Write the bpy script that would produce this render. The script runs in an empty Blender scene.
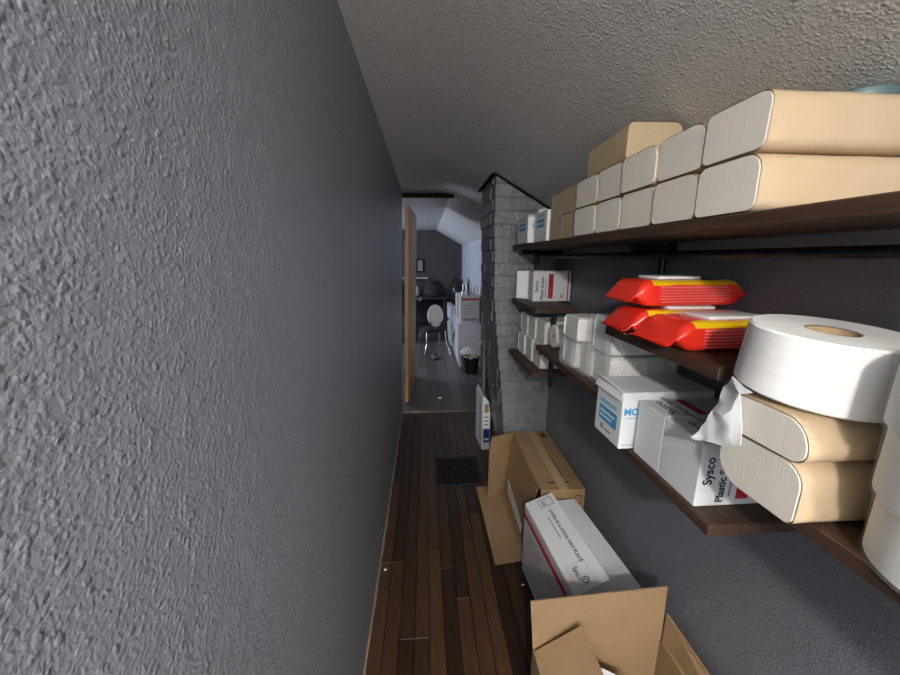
import bpy, bmesh, math, random
from mathutils import Vector, Matrix, noise
random.seed(7)
scene = bpy.context.scene
col = scene.collection
PI = math.pi
CZ = 1.40                                   # eye height above the floor

# ------------------------------------------------------------------ camera
cam_d = bpy.data.cameras.new('camera'); cam = bpy.data.objects.new('camera', cam_d); col.objects.link(cam)
cam_d.sensor_fit = 'HORIZONTAL'; cam_d.sensor_width = 36.0; cam_d.lens = 36.0 * 352 / 900; cam_d.clip_start = 0.01
r_, u_, f_ = Vector((.9976, -.0691, 0)), Vector((.0152, .2198, .9754)), Vector((.0674, .9731, -.2203))
cam.matrix_world = Matrix(((r_.x, u_.x, -f_.x, 0), (r_.y, u_.y, -f_.y, 0), (r_.z, u_.z, -f_.z, CZ), (0, 0, 0, 1)))
scene.camera = cam

# ------------------------------------------------------------------ world and exposure
w = bpy.data.worlds.new('world'); scene.world = w; w.use_nodes = True
w.node_tree.nodes['Background'].inputs[0].default_value = (.6, .7, .9, 1)
w.node_tree.nodes['Background'].inputs[1].default_value = .05
vs = scene.view_settings
vs.view_transform = 'Standard'; vs.look = 'None'; vs.gamma = 1; vs.use_curve_mapping = False; vs.exposure = 0.32

# ------------------------------------------------------------------ lights
LAMP = Vector((-.16, -.98, CZ + .46))       # the bulb behind the photographer
LAMP_W = 66.0
PANEL_FILL_W = 52.0  # added soft fill for the left wall
BACK_FILL_W = 13.0                               # added fill, shown as an invented window at the back end                              # panel above: also added fill, behind the photographer
ROOM_W = 36.0                               # daylight through the window of the room beyond

def light(name, kind, loc, power, color, **kw):
    d = bpy.data.lights.new(name, kind); o = bpy.data.objects.new(name, d); col.objects.link(o)
    o.location = loc; d.energy = power; d.color = color
    for k, v in kw.items(): setattr(d, k, v)
    return o
light('bulb_light', 'POINT', LAMP, LAMP_W, (1.0, .95, .88), shadow_soft_size=.045)
FILL_PANEL = Vector((.30, -1.45, CZ + .665 - .56 * .30 - .045))
pl = light('fill_panel_light', 'AREA', FILL_PANEL, PANEL_FILL_W, (1.0, .98, .95), shape='RECTANGLE', size=.26, size_y=.55)  # unseen fill, added to brighten the left wall
pl.rotation_euler = (0, math.atan(.56), 0)
bl = light('back_fill_light', 'AREA', (.24, -2.33, CZ - .15), BACK_FILL_W, (.90, .95, 1.0), shape='RECTANGLE', size=.72, size_y=1.1)  # unseen fill, added for the ceiling and the far end
bl.rotation_euler = (PI / 2, 0, PI)
wl = light('window_light', 'AREA', (-2.35, 5.3, CZ + .05), ROOM_W, (.80, .86, 1.0), shape='RECTANGLE', size=1.1, size_y=1.0)
wl.rotation_euler = (0, -PI / 2, 0)

# ------------------------------------------------------------------ materials
MAT = {}
def new_mat(name):
    m = bpy.data.materials.new(name); m.use_nodes = True
    MAT[name] = m
    nt = m.node_tree
    return m, nt, nt.nodes['Principled BSDF']
def node(nt, t, **kw):
    n = nt.nodes.new(t)
    for k, v in kw.items():
        if k in n.inputs.keys(): n.inputs[k].default_value = v
        else: setattr(n, k, v)
    return n
def rgba(c): return (c[0], c[1], c[2], 1)
def coords(nt, scale=(1, 1, 1), kind='Object'):
    tc = nt.nodes.new('ShaderNodeTexCoord'); mp = nt.nodes.new('ShaderNodeMapping')
    mp.inputs['Scale'].default_value = scale
    nt.links.new(tc.outputs[kind], mp.inputs['Vector'])
    return mp.outputs['Vector']
def mat(name, c, rough=.6, c2=None, vscale=8, stretch=(1, 1, 1), bump=None, metal=0, spec=.5, coat=0, rnd=0, detail=4, sheen=0):
    """plain colour, noise varied towards c2; bump = (scale, strength, distance)"""
    m, nt, b = new_mat(name)
    b.inputs['Roughness'].default_value = rough; b.inputs['Metallic'].default_value = metal
    b.inputs['Specular IOR Level'].default_value = spec; b.inputs['Coat Weight'].default_value = coat
    b.inputs['Base Color'].default_value = rgba(c)
    out = None
    if c2:
        n = node(nt, 'ShaderNodeTexNoise', Scale=vscale, Detail=detail, Roughness=.6)
        nt.links.new(coords(nt, stretch), n.inputs['Vector'])
        rp = nt.nodes.new('ShaderNodeValToRGB'); rp.color_ramp.elements[0].position = .32; rp.color_ramp.elements[1].position = .68
        rp.color_ramp.elements[0].color = rgba(c); rp.color_ramp.elements[1].color = rgba(c2)
        nt.links.new(n.outputs['Fac'], rp.inputs['Fac']); out = rp.outputs['Color']
    if rnd:
        oi = nt.nodes.new('ShaderNodeObjectInfo'); mr = node(nt, 'ShaderNodeMapRange')
        mr.inputs['To Min'].default_value = 1 - rnd; mr.inputs['To Max'].default_value = 1 + rnd
        nt.links.new(oi.outputs['Random'], mr.inputs['Value'])
        hv = nt.nodes.new('ShaderNodeHueSaturation')
        if out: nt.links.new(out, hv.inputs['Color'])
        else: hv.inputs['Color'].default_value = rgba(c)
        nt.links.new(mr.outputs['Result'], hv.inputs['Value']); out = hv.outputs['Color']
    if out: nt.links.new(out, b.inputs['Base Color'])
    if bump:
        n = node(nt, 'ShaderNodeTexNoise', Scale=bump[0], Detail=4, Roughness=.6)
        nt.links.new(coords(nt, stretch), n.inputs['Vector'])
        bp = node(nt, 'ShaderNodeBump', Strength=bump[1], Distance=bump[2])
        nt.links.new(n.outputs['Fac'], bp.inputs['Height']); nt.links.new(bp.outputs['Normal'], b.inputs['Normal'])
    return m

def stucco(name, c, c2, lump, dist, rough=.55, strength=1.0, flat=.50, c_scale=2.2):
    """knock-down plaster: round lumps of uneven size on a flat skin, painted"""
    m, nt, b = new_mat(name)
    v = coords(nt)
    wn = node(nt, 'ShaderNodeTexNoise', Scale=lump * 1.3, Detail=1)
    nt.links.new(v, wn.inputs['Vector'])
    wp = node(nt, 'ShaderNodeVectorMath', operation='MULTIPLY_ADD'); wp.inputs[1].default_value = (.5 / lump,) * 3
    nt.links.new(wn.outputs['Color'], wp.inputs[0]); nt.links.new(v, wp.inputs[2])
    def drops(scale, amp, thr):
        """round spatters: some cells of a voronoi field carry a drop, its size drawn per cell"""
        vo = node(nt, 'ShaderNodeTexVoronoi', Scale=scale, Randomness=1.0); vo.feature = 'F1'
        nt.links.new(wp.outputs[0], vo.inputs['Vector'])
        r = nt.nodes.new('ShaderNodeMapRange'); r.interpolation_type = 'SMOOTHSTEP'
        r.inputs['From Min'].default_value = thr; r.inputs['From Max'].default_value = thr * .25; r.inputs['To Max'].default_value = amp
        nt.links.new(vo.outputs['Distance'], r.inputs['Value'])
        sp = nt.nodes.new('ShaderNodeSeparateColor'); nt.links.new(vo.outputs['Color'], sp.inputs['Color'])
        ml = node(nt, 'ShaderNodeMath', operation='MULTIPLY'); nt.links.new(r.outputs['Result'], ml.inputs[0]); nt.links.new(sp.outputs[0], ml.inputs[1])
        return ml.outputs[0]
    def layer(scale, lo, hi, amp, detail=1.0):
        n = node(nt, 'ShaderNodeTexNoise', Scale=scale, Detail=detail, Roughness=.45)
        nt.links.new(v, n.inputs['Vector'])
        r = nt.nodes.new('ShaderNodeMapRange'); r.interpolation_type = 'SMOOTHSTEP'
        r.inputs['From Min'].default_value = lo; r.inputs['From Max'].default_value = hi; r.inputs['To Max'].default_value = amp
        nt.links.new(n.outputs['Fac'], r.inputs['Value']); return r.outputs['Result']
    outs = [drops(lump, 1.0, .55), drops(lump * 1.9, .55, .6), layer(lump * 2.2, .35, .75, .35, 2), layer(lump * .3, .3, .7, .5)]
    acc = outs[0]
    for o in outs[1:]:
        a1 = node(nt, 'ShaderNodeMath', operation='ADD'); nt.links.new(acc, a1.inputs[0]); nt.links.new(o, a1.inputs[1]); acc = a1.outputs[0]
    bp = node(nt, 'ShaderNodeBump', Strength=strength, Distance=dist)
    nt.links.new(acc, bp.inputs['Height']); nt.links.new(bp.outputs['Normal'], b.inputs['Normal'])
    cn = node(nt, 'ShaderNodeTexNoise', Scale=c_scale, Detail=4)
    nt.links.new(v, cn.inputs['Vector'])
    mx = node(nt, 'ShaderNodeMix', data_type='RGBA'); mx.inputs[6].default_value = rgba(c); mx.inputs[7].default_value = rgba(c2)
    nt.links.new(cn.outputs['Fac'], mx.inputs[0]); nt.links.new(mx.outputs[2], b.inputs['Base Color'])
    b.inputs['Roughness'].default_value = rough
    return m

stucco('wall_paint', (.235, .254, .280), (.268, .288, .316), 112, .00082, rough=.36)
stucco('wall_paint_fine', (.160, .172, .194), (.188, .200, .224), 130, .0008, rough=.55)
stucco('ceiling_paint', (.60, .59, .57), (.66, .65, .63), 115, .0010, rough=.6)
stucco('room_ceiling', (.62, .62, .64), (.68, .68, .70), 70, .002, rough=.7)
mat('room_wall_dark', (.050, .050, .052), .7, (.060, .060, .062), 3)
mat('room_wall_pale', (.40, .43, .48), .7, (.45, .48, .53), 3)
mat('floor_plank', (.026, .012, .0065), .36, (.070, .034, .016), 9, (14, .8, 14), bump=(60, .25, .002), rnd=.45)
mat('floor_under', (.012, .008, .006), .8)
mat('room_plank', (.105, .090, .088), .33, (.15, .13, .125), 6, (8, .6, 8), bump=(40, .15, .001), rnd=.22)
mat('shelf_wood', (.034, .016, .010), .55, (.085, .042, .023), 10, (16, .7, 16), bump=(70, .3, .001))
mat('door_wood', (.42, .235, .085), .45, (.56, .34, .14), 6, (14, 14, .6))
mat('raw_wood', (.34, .27, .18), .75, (.14, .11, .08), 30, (1, 1, 1), bump=(90, .6, .003))
mat('pale_trim', (.50, .52, .54), .5, (.42, .44, .46), 12)
mat('black_paint', (.008, .008, .009), .9, spec=.1)
mat('pipe_iron', (.020, .020, .022), .38, (.035, .034, .034), 40, metal=.6, bump=(160, .2, .0006))
mat('cast_iron', (.018, .016, .015), .5, (.035, .030, .026), 30, metal=.5)
mat('brick_paint', (.165, .172, .188), .34, (.225, .232, .248), 14, bump=(38, 1.0, .010), spec=.5, rnd=.05)
mat('mortar_paint', (.15, .156, .17), .55, (.19, .196, .212), 18, bump=(60, .8, .004))
mat('kraft_wrap', (.50, .375, .235), .55, (.57, .43, .28), 5, bump=(16, .5, .004), rnd=.05)
mat('kraft_dull', (.42, .32, .215), .7, (.50, .39, .27), 9, bump=(40, .25, .002), rnd=.05)
mat('cardboard', (.33, .205, .10), .75, (.39, .25, .13), 7, (1, 1, 6), bump=(80, .15, .001))
mat('cardboard_in', (.29, .185, .095), .8, (.34, .22, .115), 7, bump=(80, .15, .001))
mat('cardboard_edge', (.52, .37, .21), .8)
mat('print_brown', (.085, .050, .026), .8)
mat('towel_edge', (.70, .65, .565), .9, (.80, .755, .68), 5, (1, 90, .5), bump=(5, .22, .0016), rnd=.05, detail=4)
mat('towel_white', (.76, .76, .735), .85, (.85, .85, .825), 8, (2, 60, 60), bump=(14, .4, .002))
mat('tissue', (.84, .835, .82), .9, (.90, .895, .88), 6, (1, 1, 60), bump=(5, .12, .001))
mat('tissue_face', (.80, .80, .785), .95, (.88, .88, .865), 40, bump=(160, .35, .001))
mat('core_tube', (.42, .29, .17), .8, (.50, .36, .22), 20)
mat('white_card', (.72, .735, .75), .5, (.78, .79, .80), 4, bump=(30, .08, .001))
mat('grey_card', (.46, .48, .50), .55, (.52, .54, .56), 5)
mat('white_paper', (.82, .83, .85), .8, (.88, .88, .89), 8, bump=(24, .35, .004))
mat('ink_black', (.015, .015, .018), .6)
mat('ink_grey', (.25, .25, .27), .6)
mat('ink_red', (.52, .022, .045), .5)
mat('ink_blue', (.045, .33, .66), .5)
mat('ink_pale_blue', (.30, .55, .72), .5)
mat('label_navy', (.020, .035, .26), .45)
mat('wipe_red', (.74, .022, .012), .26, (.80, .040, .020), 8, bump=(22, .45, .003), coat=.5)
mat('wipe_yellow', (.86, .52, .010), .28, bump=(22, .3, .002), coat=.4)
mat('wipe_pink', (.78, .17, .17), .4)
mat('lid_teal', (.10, .16, .17), .4)
mat('slate', (.05, .055, .075), .6)
mat('lid_white', (.82, .83, .84), .35)
mat('white_lacquer', (.66, .68, .72), .35, (.70, .72, .76), 4)
mat('bin_black', (.008, .008, .009), .35)
mat('chair_pale', (.62, .61, .58), .5)
mat('chrome', (.62, .63, .66), .18, metal=1)
mat('dark_cloth', (.012, .012, .016), .8, (.022, .022, .028), 20)
mat('steel_can', (.45, .47, .50), .28, metal=.85)
mat('tan_card', (.30, .21, .12), .8)
mat('lamp_base', (.75, .75, .73), .5)
def film(name, tint, alpha):
    m, nt, b = new_mat(name)
    b.inputs['Base Color'].default_value = rgba(tint); b.inputs['Roughness'].default_value = .16
    n = node(nt, 'ShaderNodeTexNoise', Scale=22, Detail=4, Roughness=.65, Distortion=1.2)
    nt.links.new(coords(nt, (1, 1, .45)), n.inputs['Vector'])
    bp = node(nt, 'ShaderNodeBump', Strength=.55, Distance=.004)
    nt.links.new(n.outputs['Fac'], bp.inputs['Height']); nt.links.new(bp.outputs['Normal'], b.inputs['Normal'])
    tr = nt.nodes.new('ShaderNodeBsdfTransparent'); mx = nt.nodes.new('ShaderNodeMixShader'); mx.inputs[0].default_value = alpha
    nt.links.new(tr.outputs[0], mx.inputs[1]); nt.links.new(b.outputs[0], mx.inputs[2])
    nt.links.new(mx.outputs[0], nt.nodes['Material Output'].inputs['Surface'])
film('plastic_film', (.88, .89, .90), .16)
def emit(name, c, s):
    m, nt, b = new_mat(name)
    b.inputs['Emission Color'].default_value = rgba(c); b.inputs['Emission Strength'].default_value = s
    b.inputs['Base Color'].default_value = (0, 0, 0, 1)
emit('window_glow', (.62, .74, 1.0), 4)
emit('fill_panel_glow', (1.0, .95, .88), 8)  # glow of the added fill panel
emit('back_fill_glow', (.90, .95, 1.0), 3)  # glow of the added back window
emit('bulb_glow', (1, .93, .84), 30)

# ------------------------------------------------------------------ mesh helpers
def link(name, me, m=None, parent=None):
    o = bpy.data.objects.new(name, me); col.objects.link(o)
    if m is not None:
        for x in (m if isinstance(m, (list, tuple)) else [m]):
            me.materials.append(MAT[x] if isinstance(x, str) else x)
    if parent is not None: o.parent = parent
    return o
def obj(name, bm, m, parent=None, smooth=False):
    bmesh.ops.recalc_face_normals(bm, faces=bm.faces)
    me = bpy.data.meshes.new(name); bm.to_mesh(me); bm.free()
    if smooth:
        for p in me.polygons: p.use_smooth = True
        if smooth != True:
            me.set_sharp_from_angle(angle=smooth)
    return link(name, me, m, parent)
def tag(o, label, cat, group=None):
    o['label'] = label; o['category'] = cat
    if group: o['group'] = group
    return o
def struct(o): o['kind'] = 'structure'; return o
def thing(name, label, cat, loc=(0, 0, 0), rz=0, group=None, rx=0, ry=0):
    o = bpy.data.objects.new(name, None); col.objects.link(o); o.empty_display_size = .05
    o.location = loc; o.rotation_euler = (rx, ry, rz)
    return tag(o, label, cat, group)
def box(bm, x0, x1, y0, y1, z0, z1, bev=0, seg=2):
    v = [bm.verts.new((x, y, z)) for x in (x0, x1) for y in (y0, y1) for z in (z0, z1)]
    fs = [bm.faces.new([v[i] for i in q]) for q in ((0, 1, 3, 2), (4, 6, 7, 5), (0, 4, 5, 1), (2, 3, 7, 6), (0, 2, 6, 4), (1, 5, 7, 3))]
    if bev:
        es = list({e for f in fs for e in f.edges})
        bmesh.ops.bevel(bm, geom=es, offset=bev, segments=seg, profile=.5, affect='EDGES')
    return bm
def B(*a, **k): return box(bmesh.new(), *a, **k)
def rot_bm(bm, ang, axis, cent=(0, 0, 0)):
    bmesh.ops.rotate(bm, verts=bm.verts, cent=cent, matrix=Matrix.Rotation(ang, 3, axis)); return bm
def quadslab(bm, pts, t):
    """a sheet of thickness t through 4+ corner points"""
    p = [Vector(q) for q in pts]
    n = (p[1] - p[0]).cross(p[2] - p[0]).normalized() * (t / 2)
    a = [bm.verts.new(q + n) for q in p]; b = [bm.verts.new(q - n) for q in p]; k = len(p)
    bm.faces.new(a); bm.faces.new(b[::-1])
    for i in range(k): bm.faces.new((a[i], b[i], b[(i + 1) % k], a[(i + 1) % k]))
    return bm
def slab(pts, t): return quadslab(bmesh.new(), pts, t)
def tube(bm, pts, r, n=12, cap=True):
    pts = [Vector(p) for p in pts]; rings = []
    for i, p in enumerate(pts):
        d = (pts[min(i + 1, len(pts) - 1)] - pts[max(i - 1, 0)]).normalized()
        a = d.cross(Vector((0, 0, 1)) if abs(d.z) < .9 else Vector((1, 0, 0))).normalized(); b = d.cross(a)
        rr = r[i] if isinstance(r, (list, tuple)) else r
        rings.append([bm.verts.new(p + (a * math.cos(2 * PI * k / n) + b * math.sin(2 * PI * k / n)) * rr) for k in range(n)])
    for s, t in zip(rings, rings[1:]):
        for k in range(n): bm.faces.new((s[k], s[(k + 1) % n], t[(k + 1) % n], t[k]))
    if cap: bm.faces.new(rings[0][::-1]); bm.faces.new(rings[-1])
    return bm
def lathe(bm, prof, n=48, c=(0, 0), close=False):
    rings = []
    for rr, z in prof:
        rings.append([bm.verts.new((c[0] + rr * math.cos(2 * PI * k / n), c[1] + rr * math.sin(2 * PI * k / n), z)) for k in range(n)] if rr > 1e-6 else [bm.verts.new((c[0], c[1], z))])
    seq = list(zip(rings, rings[1:])) + ([(rings[-1], rings[0])] if close else [])
    for s, t in seq:
        for k in range(n):
            q = [s[k % len(s)], s[(k + 1) % len(s)], t[(k + 1) % len(t)], t[k % len(t)]]
            q = [v for i, v in enumerate(q) if v not in q[:i]]
            if len(q) > 2: bm.faces.new(q)
    return bm
def rrect(w, h, r, n=5, rs=None):
    """rounded rectangle in (y, z), y centred, z from 0; rs = radii of (low near, low far, high far, high near)"""
    rs = rs or (r, r, r, r); pts = []
    for (cy, cz, a0), q in zip(((-1, 0, PI), (1, 0, 1.5 * PI), (1, 1, 0), (-1, 1, .5 * PI)), rs):
        oy = cy * (w / 2 - q); oz = q if cz == 0 else h - q
        for i in range(n + 1):
            a = a0 + i / n * PI / 2
            pts.append((oy + q * math.cos(a), oz + q * math.sin(a)))
    return pts
def prism_x(bm, prof, x0, x1, cap=True, nx=1, wob=None):
    rings = []
    for i in range(nx + 1):
        x = x0 + (x1 - x0) * i / nx
        ring = []
        for y, z in prof:
            p = Vector((x, y, z))
            if wob: p = wob(p, i, nx)
            ring.append(bm.verts.new(p))
        rings.append(ring)
    k = len(prof)
    for a, b in zip(rings, rings[1:]):
        for i in range(k): bm.faces.new((a[i], a[(i + 1) % k], b[(i + 1) % k], b[i]))
    if cap: bm.faces.new(rings[0]); bm.faces.new(rings[-1][::-1])
    return bm
def text(body, size, m, parent, origin, right, up, name='lettering', align='LEFT', bold=0):
    cu = bpy.data.curves.new('t', 'FONT'); cu.body = body; cu.size = size; cu.align_x = align; cu.offset = bold
    cu.extrude = .00025; cu.resolution_u = 3
    t = bpy.data.objects.new('t', cu); col.objects.link(t)
    bpy.context.view_layer.update()
    me = bpy.data.meshes.new_from_object(t)
    bpy.data.objects.remove(t); bpy.data.curves.remove(cu)
    me.name = name; me.materials.clear()
    o = link(name, me, m, parent)
    R, U = Vector(right).normalized(), Vector(up).normalized(); N = R.cross(U); O = Vector(origin) + N * .0006
    o.matrix_local = Matrix(((R.x, U.x, N.x, O.x), (R.y, U.y, N.y, O.y), (R.z, U.z, N.z, O.z), (0, 0, 0, 1)))
    return o
def copy_tree(o, parent=None):
    c = o.copy(); col.objects.link(c); c.parent = parent
    for ch in list(o.children): copy_tree(ch, c)
    return c

# ------------------------------------------------------------------ the setting
XL, XR, YC, YD = -.233, .73, 1.95, 3.04      # left wall, right wall, chimney face, doorway
def ceil_z(x): return .645 - .56 * x + CZ    # the sloping side of the ceiling
left_top = [(-2.4, XL, .80), (0, XL, .80), (1.2, XL, .70), (2.1, -.205, .612), (YD, -.176, .519)]
bm = bmesh.new(); rows = []
for y, x, z in left_top:
    rows.append([bm.verts.new(p) for p in ((XL, y, 0), (XL + (x - XL) * .5, y, (z + CZ) * .5), (x, y, z + CZ + .0), (x - .11, y, z + CZ), (XL - .11, y, 0))])
for a, b in zip(rows, rows[1:]):
    for i in range(4): bm.faces.new((a[i], a[i + 1], b[i + 1], b[i]))
    bm.faces.new((a[4], a[0], b[0], b[4]))
bm.faces.new(rows[0]); bm.faces.new(rows[-1][::-1])
struct(obj('wall_left', bm, 'wall_paint'))
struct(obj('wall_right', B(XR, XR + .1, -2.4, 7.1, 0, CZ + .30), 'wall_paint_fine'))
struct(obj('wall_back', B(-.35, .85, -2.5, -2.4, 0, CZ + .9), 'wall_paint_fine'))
w2 = struct(obj('fill_window', B(-.12, .60, -2.40, -2.39, CZ - .70, CZ + .40), 'back_fill_glow'))  # invented window, added to go with the back fill light
bm = bmesh.new()
for a in ((-.15, -.12, CZ - .73, CZ + .43), (.60, .63, CZ - .73, CZ + .43), (-.12, .60, CZ - .73, CZ - .70), (-.12, .60, CZ + .40, CZ + .43), (-.12, .60, CZ - .17, CZ - .14)): box(bm, a[0], a[1], -2.40, -2.37, a[2], a[3])
obj('window_frame', bm, 'white_lacquer', w2)  # frame around the added window

# ceiling of the passage: gentle on the left, steeper beyond the crease, a dip past the chimney
def lerp_tab(tab, y):
    for (y0, *a), (y1, *b) in zip(tab, tab[1:]):
        if y <= y1 + 1e-9:
            k = max(0, (y - y0) / (y1 - y0)); return [p + (q - p) * k for p, q in zip(a, b)]
Ltab = [(-2.4, XL, .80), (.2, XL, .80), (1.2, XL, .70), (2.1, -.205, .612), (YD, -.176, .519)]
Ctab = [(-2.4, .08, -.02), (0, .08, -.02), (1.2, .106, -.015), (1.9, .138, 0), (2.15, .158, .012), (2.5, .18, .008), (YD, .228, 0)]
rows = []; bm = bmesh.new(); NR = 60
for j in range(NR + 1):
    y = -2.4 + (YD + 2.4) * j / NR
    lx, lz = lerp_tab(Ltab, y); cx, dip = lerp_tab(Ctab, y)
    A_, C_, E_ = Vector((lx, 0, lz)), Vector((cx, 0, ceil_z(cx) - CZ - dip)), Vector((XR + .06, 0, ceil_z(XR + .06) - CZ - dip))
    pts = [A_ + Vector((-.06, 0, .012)), A_]
    for k in range(1, 8): pts.append(A_.lerp(C_, k / 8))
    for k in range(0, 9): pts.append(C_.lerp(E_, k / 8))
    q = list(pts)
    for k in (7, 8, 9, 10, 11): q[k] = (pts[k - 2] + pts[k - 1] + pts[k] * 2 + pts[k + 1] + pts[k + 2]) / 6      # plastered-over crease
    rows.append([bm.verts.new((p.x, y, p.z + CZ)) for p in q] + [bm.verts.new((p.x, y, p.z + CZ + .06)) for p in q[::-1]])
for a, b in zip(rows, rows[1:]):
    k = len(a)
    for i in range(k): bm.faces.new((a[i], a[(i + 1) % k], b[(i + 1) % k], b[i]))
bm.faces.new(rows[0]); bm.faces.new(rows[-1][::-1])
struct(obj('ceiling', bm, 'ceiling_paint', smooth=.5))

# floor: strip planks over a subfloor
fl = struct(obj('floor', B(-.4, .85, -2.5, YD, -.06, -.014), 'floor_under'))
plank_mesh = {}
def plank(parent, x0, x1, y0, y1, z1, m, gap=.0011):
    key = (round(x1 - x0, 3), round(y1 - y0, 2), m)
    if key not in plank_mesh:
        me_o = obj('plank', B(gap, key[0] - gap, gap, key[1] - gap, -.014, 0, bev=.0005, seg=1), m); plank_mesh[key] = me_o.data
        o = me_o; o.parent = parent
    else: o = link('plank', plank_mesh[key], None, parent)
    o.location = (x0, y0, z1 + random.uniform(-.0003, .0003)); return o
pw = .0573; x = XL; i = 0
while x < XR - .01:
    y = -.2 - random.choice((0, .2, .45, .6)); x1 = min(x + pw, XR)
    while y < YD:
        ln = random.choice((.6, .85, 1.1, 1.4)); y1 = min(y + ln, YD)
        if YD - y1 < .15: y1 = YD
        plank(fl, x, x1, round(y, 3), round(y1, 3), 0, 'floor_plank'); y = y1
    x = x1
# raw chipped edge where the left wall meets the floor
bm = bmesh.new(); y = .55; prev = None
while y < YD - .02:
    wv = .006 + .012 * abs(noise.noise(Vector((y * 7, 0, 0)))); hv = .006 + .016 * abs(noise.noise(Vector((y * 9, 3, 0))))
    ring = [bm.verts.new(p) for p in ((XL, y, 0), (XL + wv, y, 0), (XL + wv * .7, y, hv * .7), (XL, y, hv))]
    if prev:
        for k in range(4): bm.faces.new((prev[k], prev[(k + 1) % 4], ring[(k + 1) % 4], ring[k]))
    else: bm.faces.new(ring)
    prev = ring; y += .03
bm.faces.new(prev[::-1])
struct(obj('baseboard_left', bm, 'raw_wood'))

# doorway trim, header, threshold
struct(obj('trim_1', B(-.19, .245, YD - .012, YD + .05, CZ + .482, CZ + .512), 'black_paint'))
struct(obj('trim_2', B(.512, .532, YD - .01, YD + .08, 0, CZ + .33), 'pale_trim', None))
struct(obj('trim_3', B(XL - .1, .53, YD, YD + .035, -.012, .006, bev=.003), 'raw_wood'))
struct(obj('wall_partition', B(.535, XR, YD, YD + .08, 0, CZ + .236), 'room_wall_dark'))
struct(obj('trim_4', B(-.262, -.236, YD + .002, YD + .05, 0, CZ + .50), 'black_paint'))

# the room beyond
RY, RX = 7.0, -2.6
rf = struct(obj('floor', B(RX, XR, YD + .036, RY, -.06, -.016), 'floor_under')); x = XR
while x > -1.05:
    y = YD + .036 - random.choice((0, .3, .6)); 
    while y < RY:
        ln = random.choice((.8, 1.2)); y0 = max(y, YD + .036); y1 = min(y + ln, RY)
        if y1 - y0 > .05: plank(rf, x - .12, x, round(y0, 3), round(y1, 3), -.002, 'room_plank')
        y += ln
    x -= .12
bm = bmesh.new()
pr = [(RX, .52), (.224, .52), (XR + .05, ceil_z(XR + .05) - CZ)]
lo = [[bm.verts.new((x, y, z + CZ)) for x, z in pr] for y in (YD, RY)]; hi = [[bm.verts.new((x, y, z + CZ + .06)) for x, z in pr] for y in (YD, RY)]
for i in range(2):
    bm.faces.new((lo[0][i], lo[0][i + 1], lo[1][i + 1], lo[1][i])); bm.faces.new((hi[0][i], hi[1][i], hi[1][i + 1], hi[0][i + 1]))
struct(obj('ceiling', bm, 'room_ceiling'))
struct(obj('wall_far', B(RX, XR, RY, RY + .1, 0, CZ + .56), 'room_wall_dark'))
struct(obj('wall_room_right', B(XR - .012, XR - .0005, YD + .09, RY, 0, CZ + .236), 'room_wall_pale'))
struct(obj('wall_room_front', B(RX, XL - .12, YD - .02, YD + .08, 0, CZ + .56), 'room_wall_dark'))
bm = bmesh.new(); box(bm, RX - .1, RX, YD, RY, 0, .85); box(bm, RX - .1, RX, YD, RY, 1.95, CZ + .56)
box(bm, RX - .1, RX, YD, 4.7, .85, 1.95); box(bm, RX - .1, RX, 5.9, RY, .85, 1.95)
struct(obj('wall_room_left', bm, 'room_wall_pale'))
wi = struct(obj('window_1', B(RX - .05, RX - .04, 4.7, 5.9, .85, 1.95), 'window_glow'))
bm = bmesh.new()
for a in ((4.7, 4.75, .85, 1.95), (5.85, 5.9, .85, 1.95), (4.75, 5.85, .85, .9), (4.75, 5.85, 1.9, 1.95), (4.75, 5.85, 1.38, 1.42)): box(bm, RX - .04, RX + .01, *a)
obj('window_frame', bm, 'white_lacquer', wi)

# the wooden door swung open into the room
dr = struct(thing('door_1', 'natural wood door standing open at the end of the passage', 'door', (-.222, 3.26, 0), 0))
ang = math.atan2(.05, .80)
def door_part(name, b, m, par=dr):
    rot_bm(b, -ang, 'Z'); rot_bm(b, .028, 'Y'); return obj(name, b, m, par)
leaf = door_part('door_leaf', B(0, .036, 0, .80, .012, 1.85, bev=.002, seg=1), 'door_wood')
for z0, z1 in ((.22, .85), (1.0, 1.68)): door_part('door_panel', B(.034, .041, .12, .68, z0, z1, bev=.004, seg=1), 'door_wood')
bm = bmesh.new(); tube(bm, [(.036, .74, .95), (.075, .74, .95)], [.012, .012]); tube(bm, [(.07, .74, .95), (.085, .74, .95), (.1, .74, .95)], [.018, .027, .014], 14)
door_part('door_knob', bm, 'chrome')
for z in (.25, 1.55): door_part('hinge', B(-.004, .004, -.004, .012, z, z + .09), 'cast_iron')

# ------------------------------------------------------------------ chimney of painted bricks
def chim_x(z):                               # left edge of the front face, z above the floor
    z -= CZ
    return .374 if z > .2 else .374 + (.2 - z) * .025 if z > -.25 else .386 + (-.25 - z) * .10
ch = thing('chimney', 'grey painted brick chimney rising beside the doorway', 'chimney', (0, 0, 0))
def cut_ceiling(bm, off=.004):
    n = Vector((.56, 0, 1)).normalized()
    g = bmesh.ops.bisect_plane(bm, geom=bm.verts[:] + bm.edges[:] + bm.faces[:], plane_co=(0, 0, .645 + CZ - off), plane_no=n, clear_outer=True)
    es = [e for e in g['geom_cut'] if isinstance(e, bmesh.types.BMEdge)]
    if es: bmesh.ops.holes_fill(bm, edges=es)
    return bm
bm = bmesh.new(); rows = []
for i in range(20):
    z = i / 19 * (CZ + .44); xl = chim_x(z) + .004
    rows.append([bm.verts.new(p) for p in ((xl, YC + .0035, z), (XR - .001, YC + .0035, z), (XR - .001, 2.42, z), (xl, 2.42, z))])
for a, b in zip(rows, rows[1:]):
    for k in range(4): bm.faces.new((a[k], a[(k + 1) % 4], b[(k + 1) % 4], b[k]))
bm.faces.new(rows[0]); bm.faces.new(rows[-1][::-1])
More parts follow.
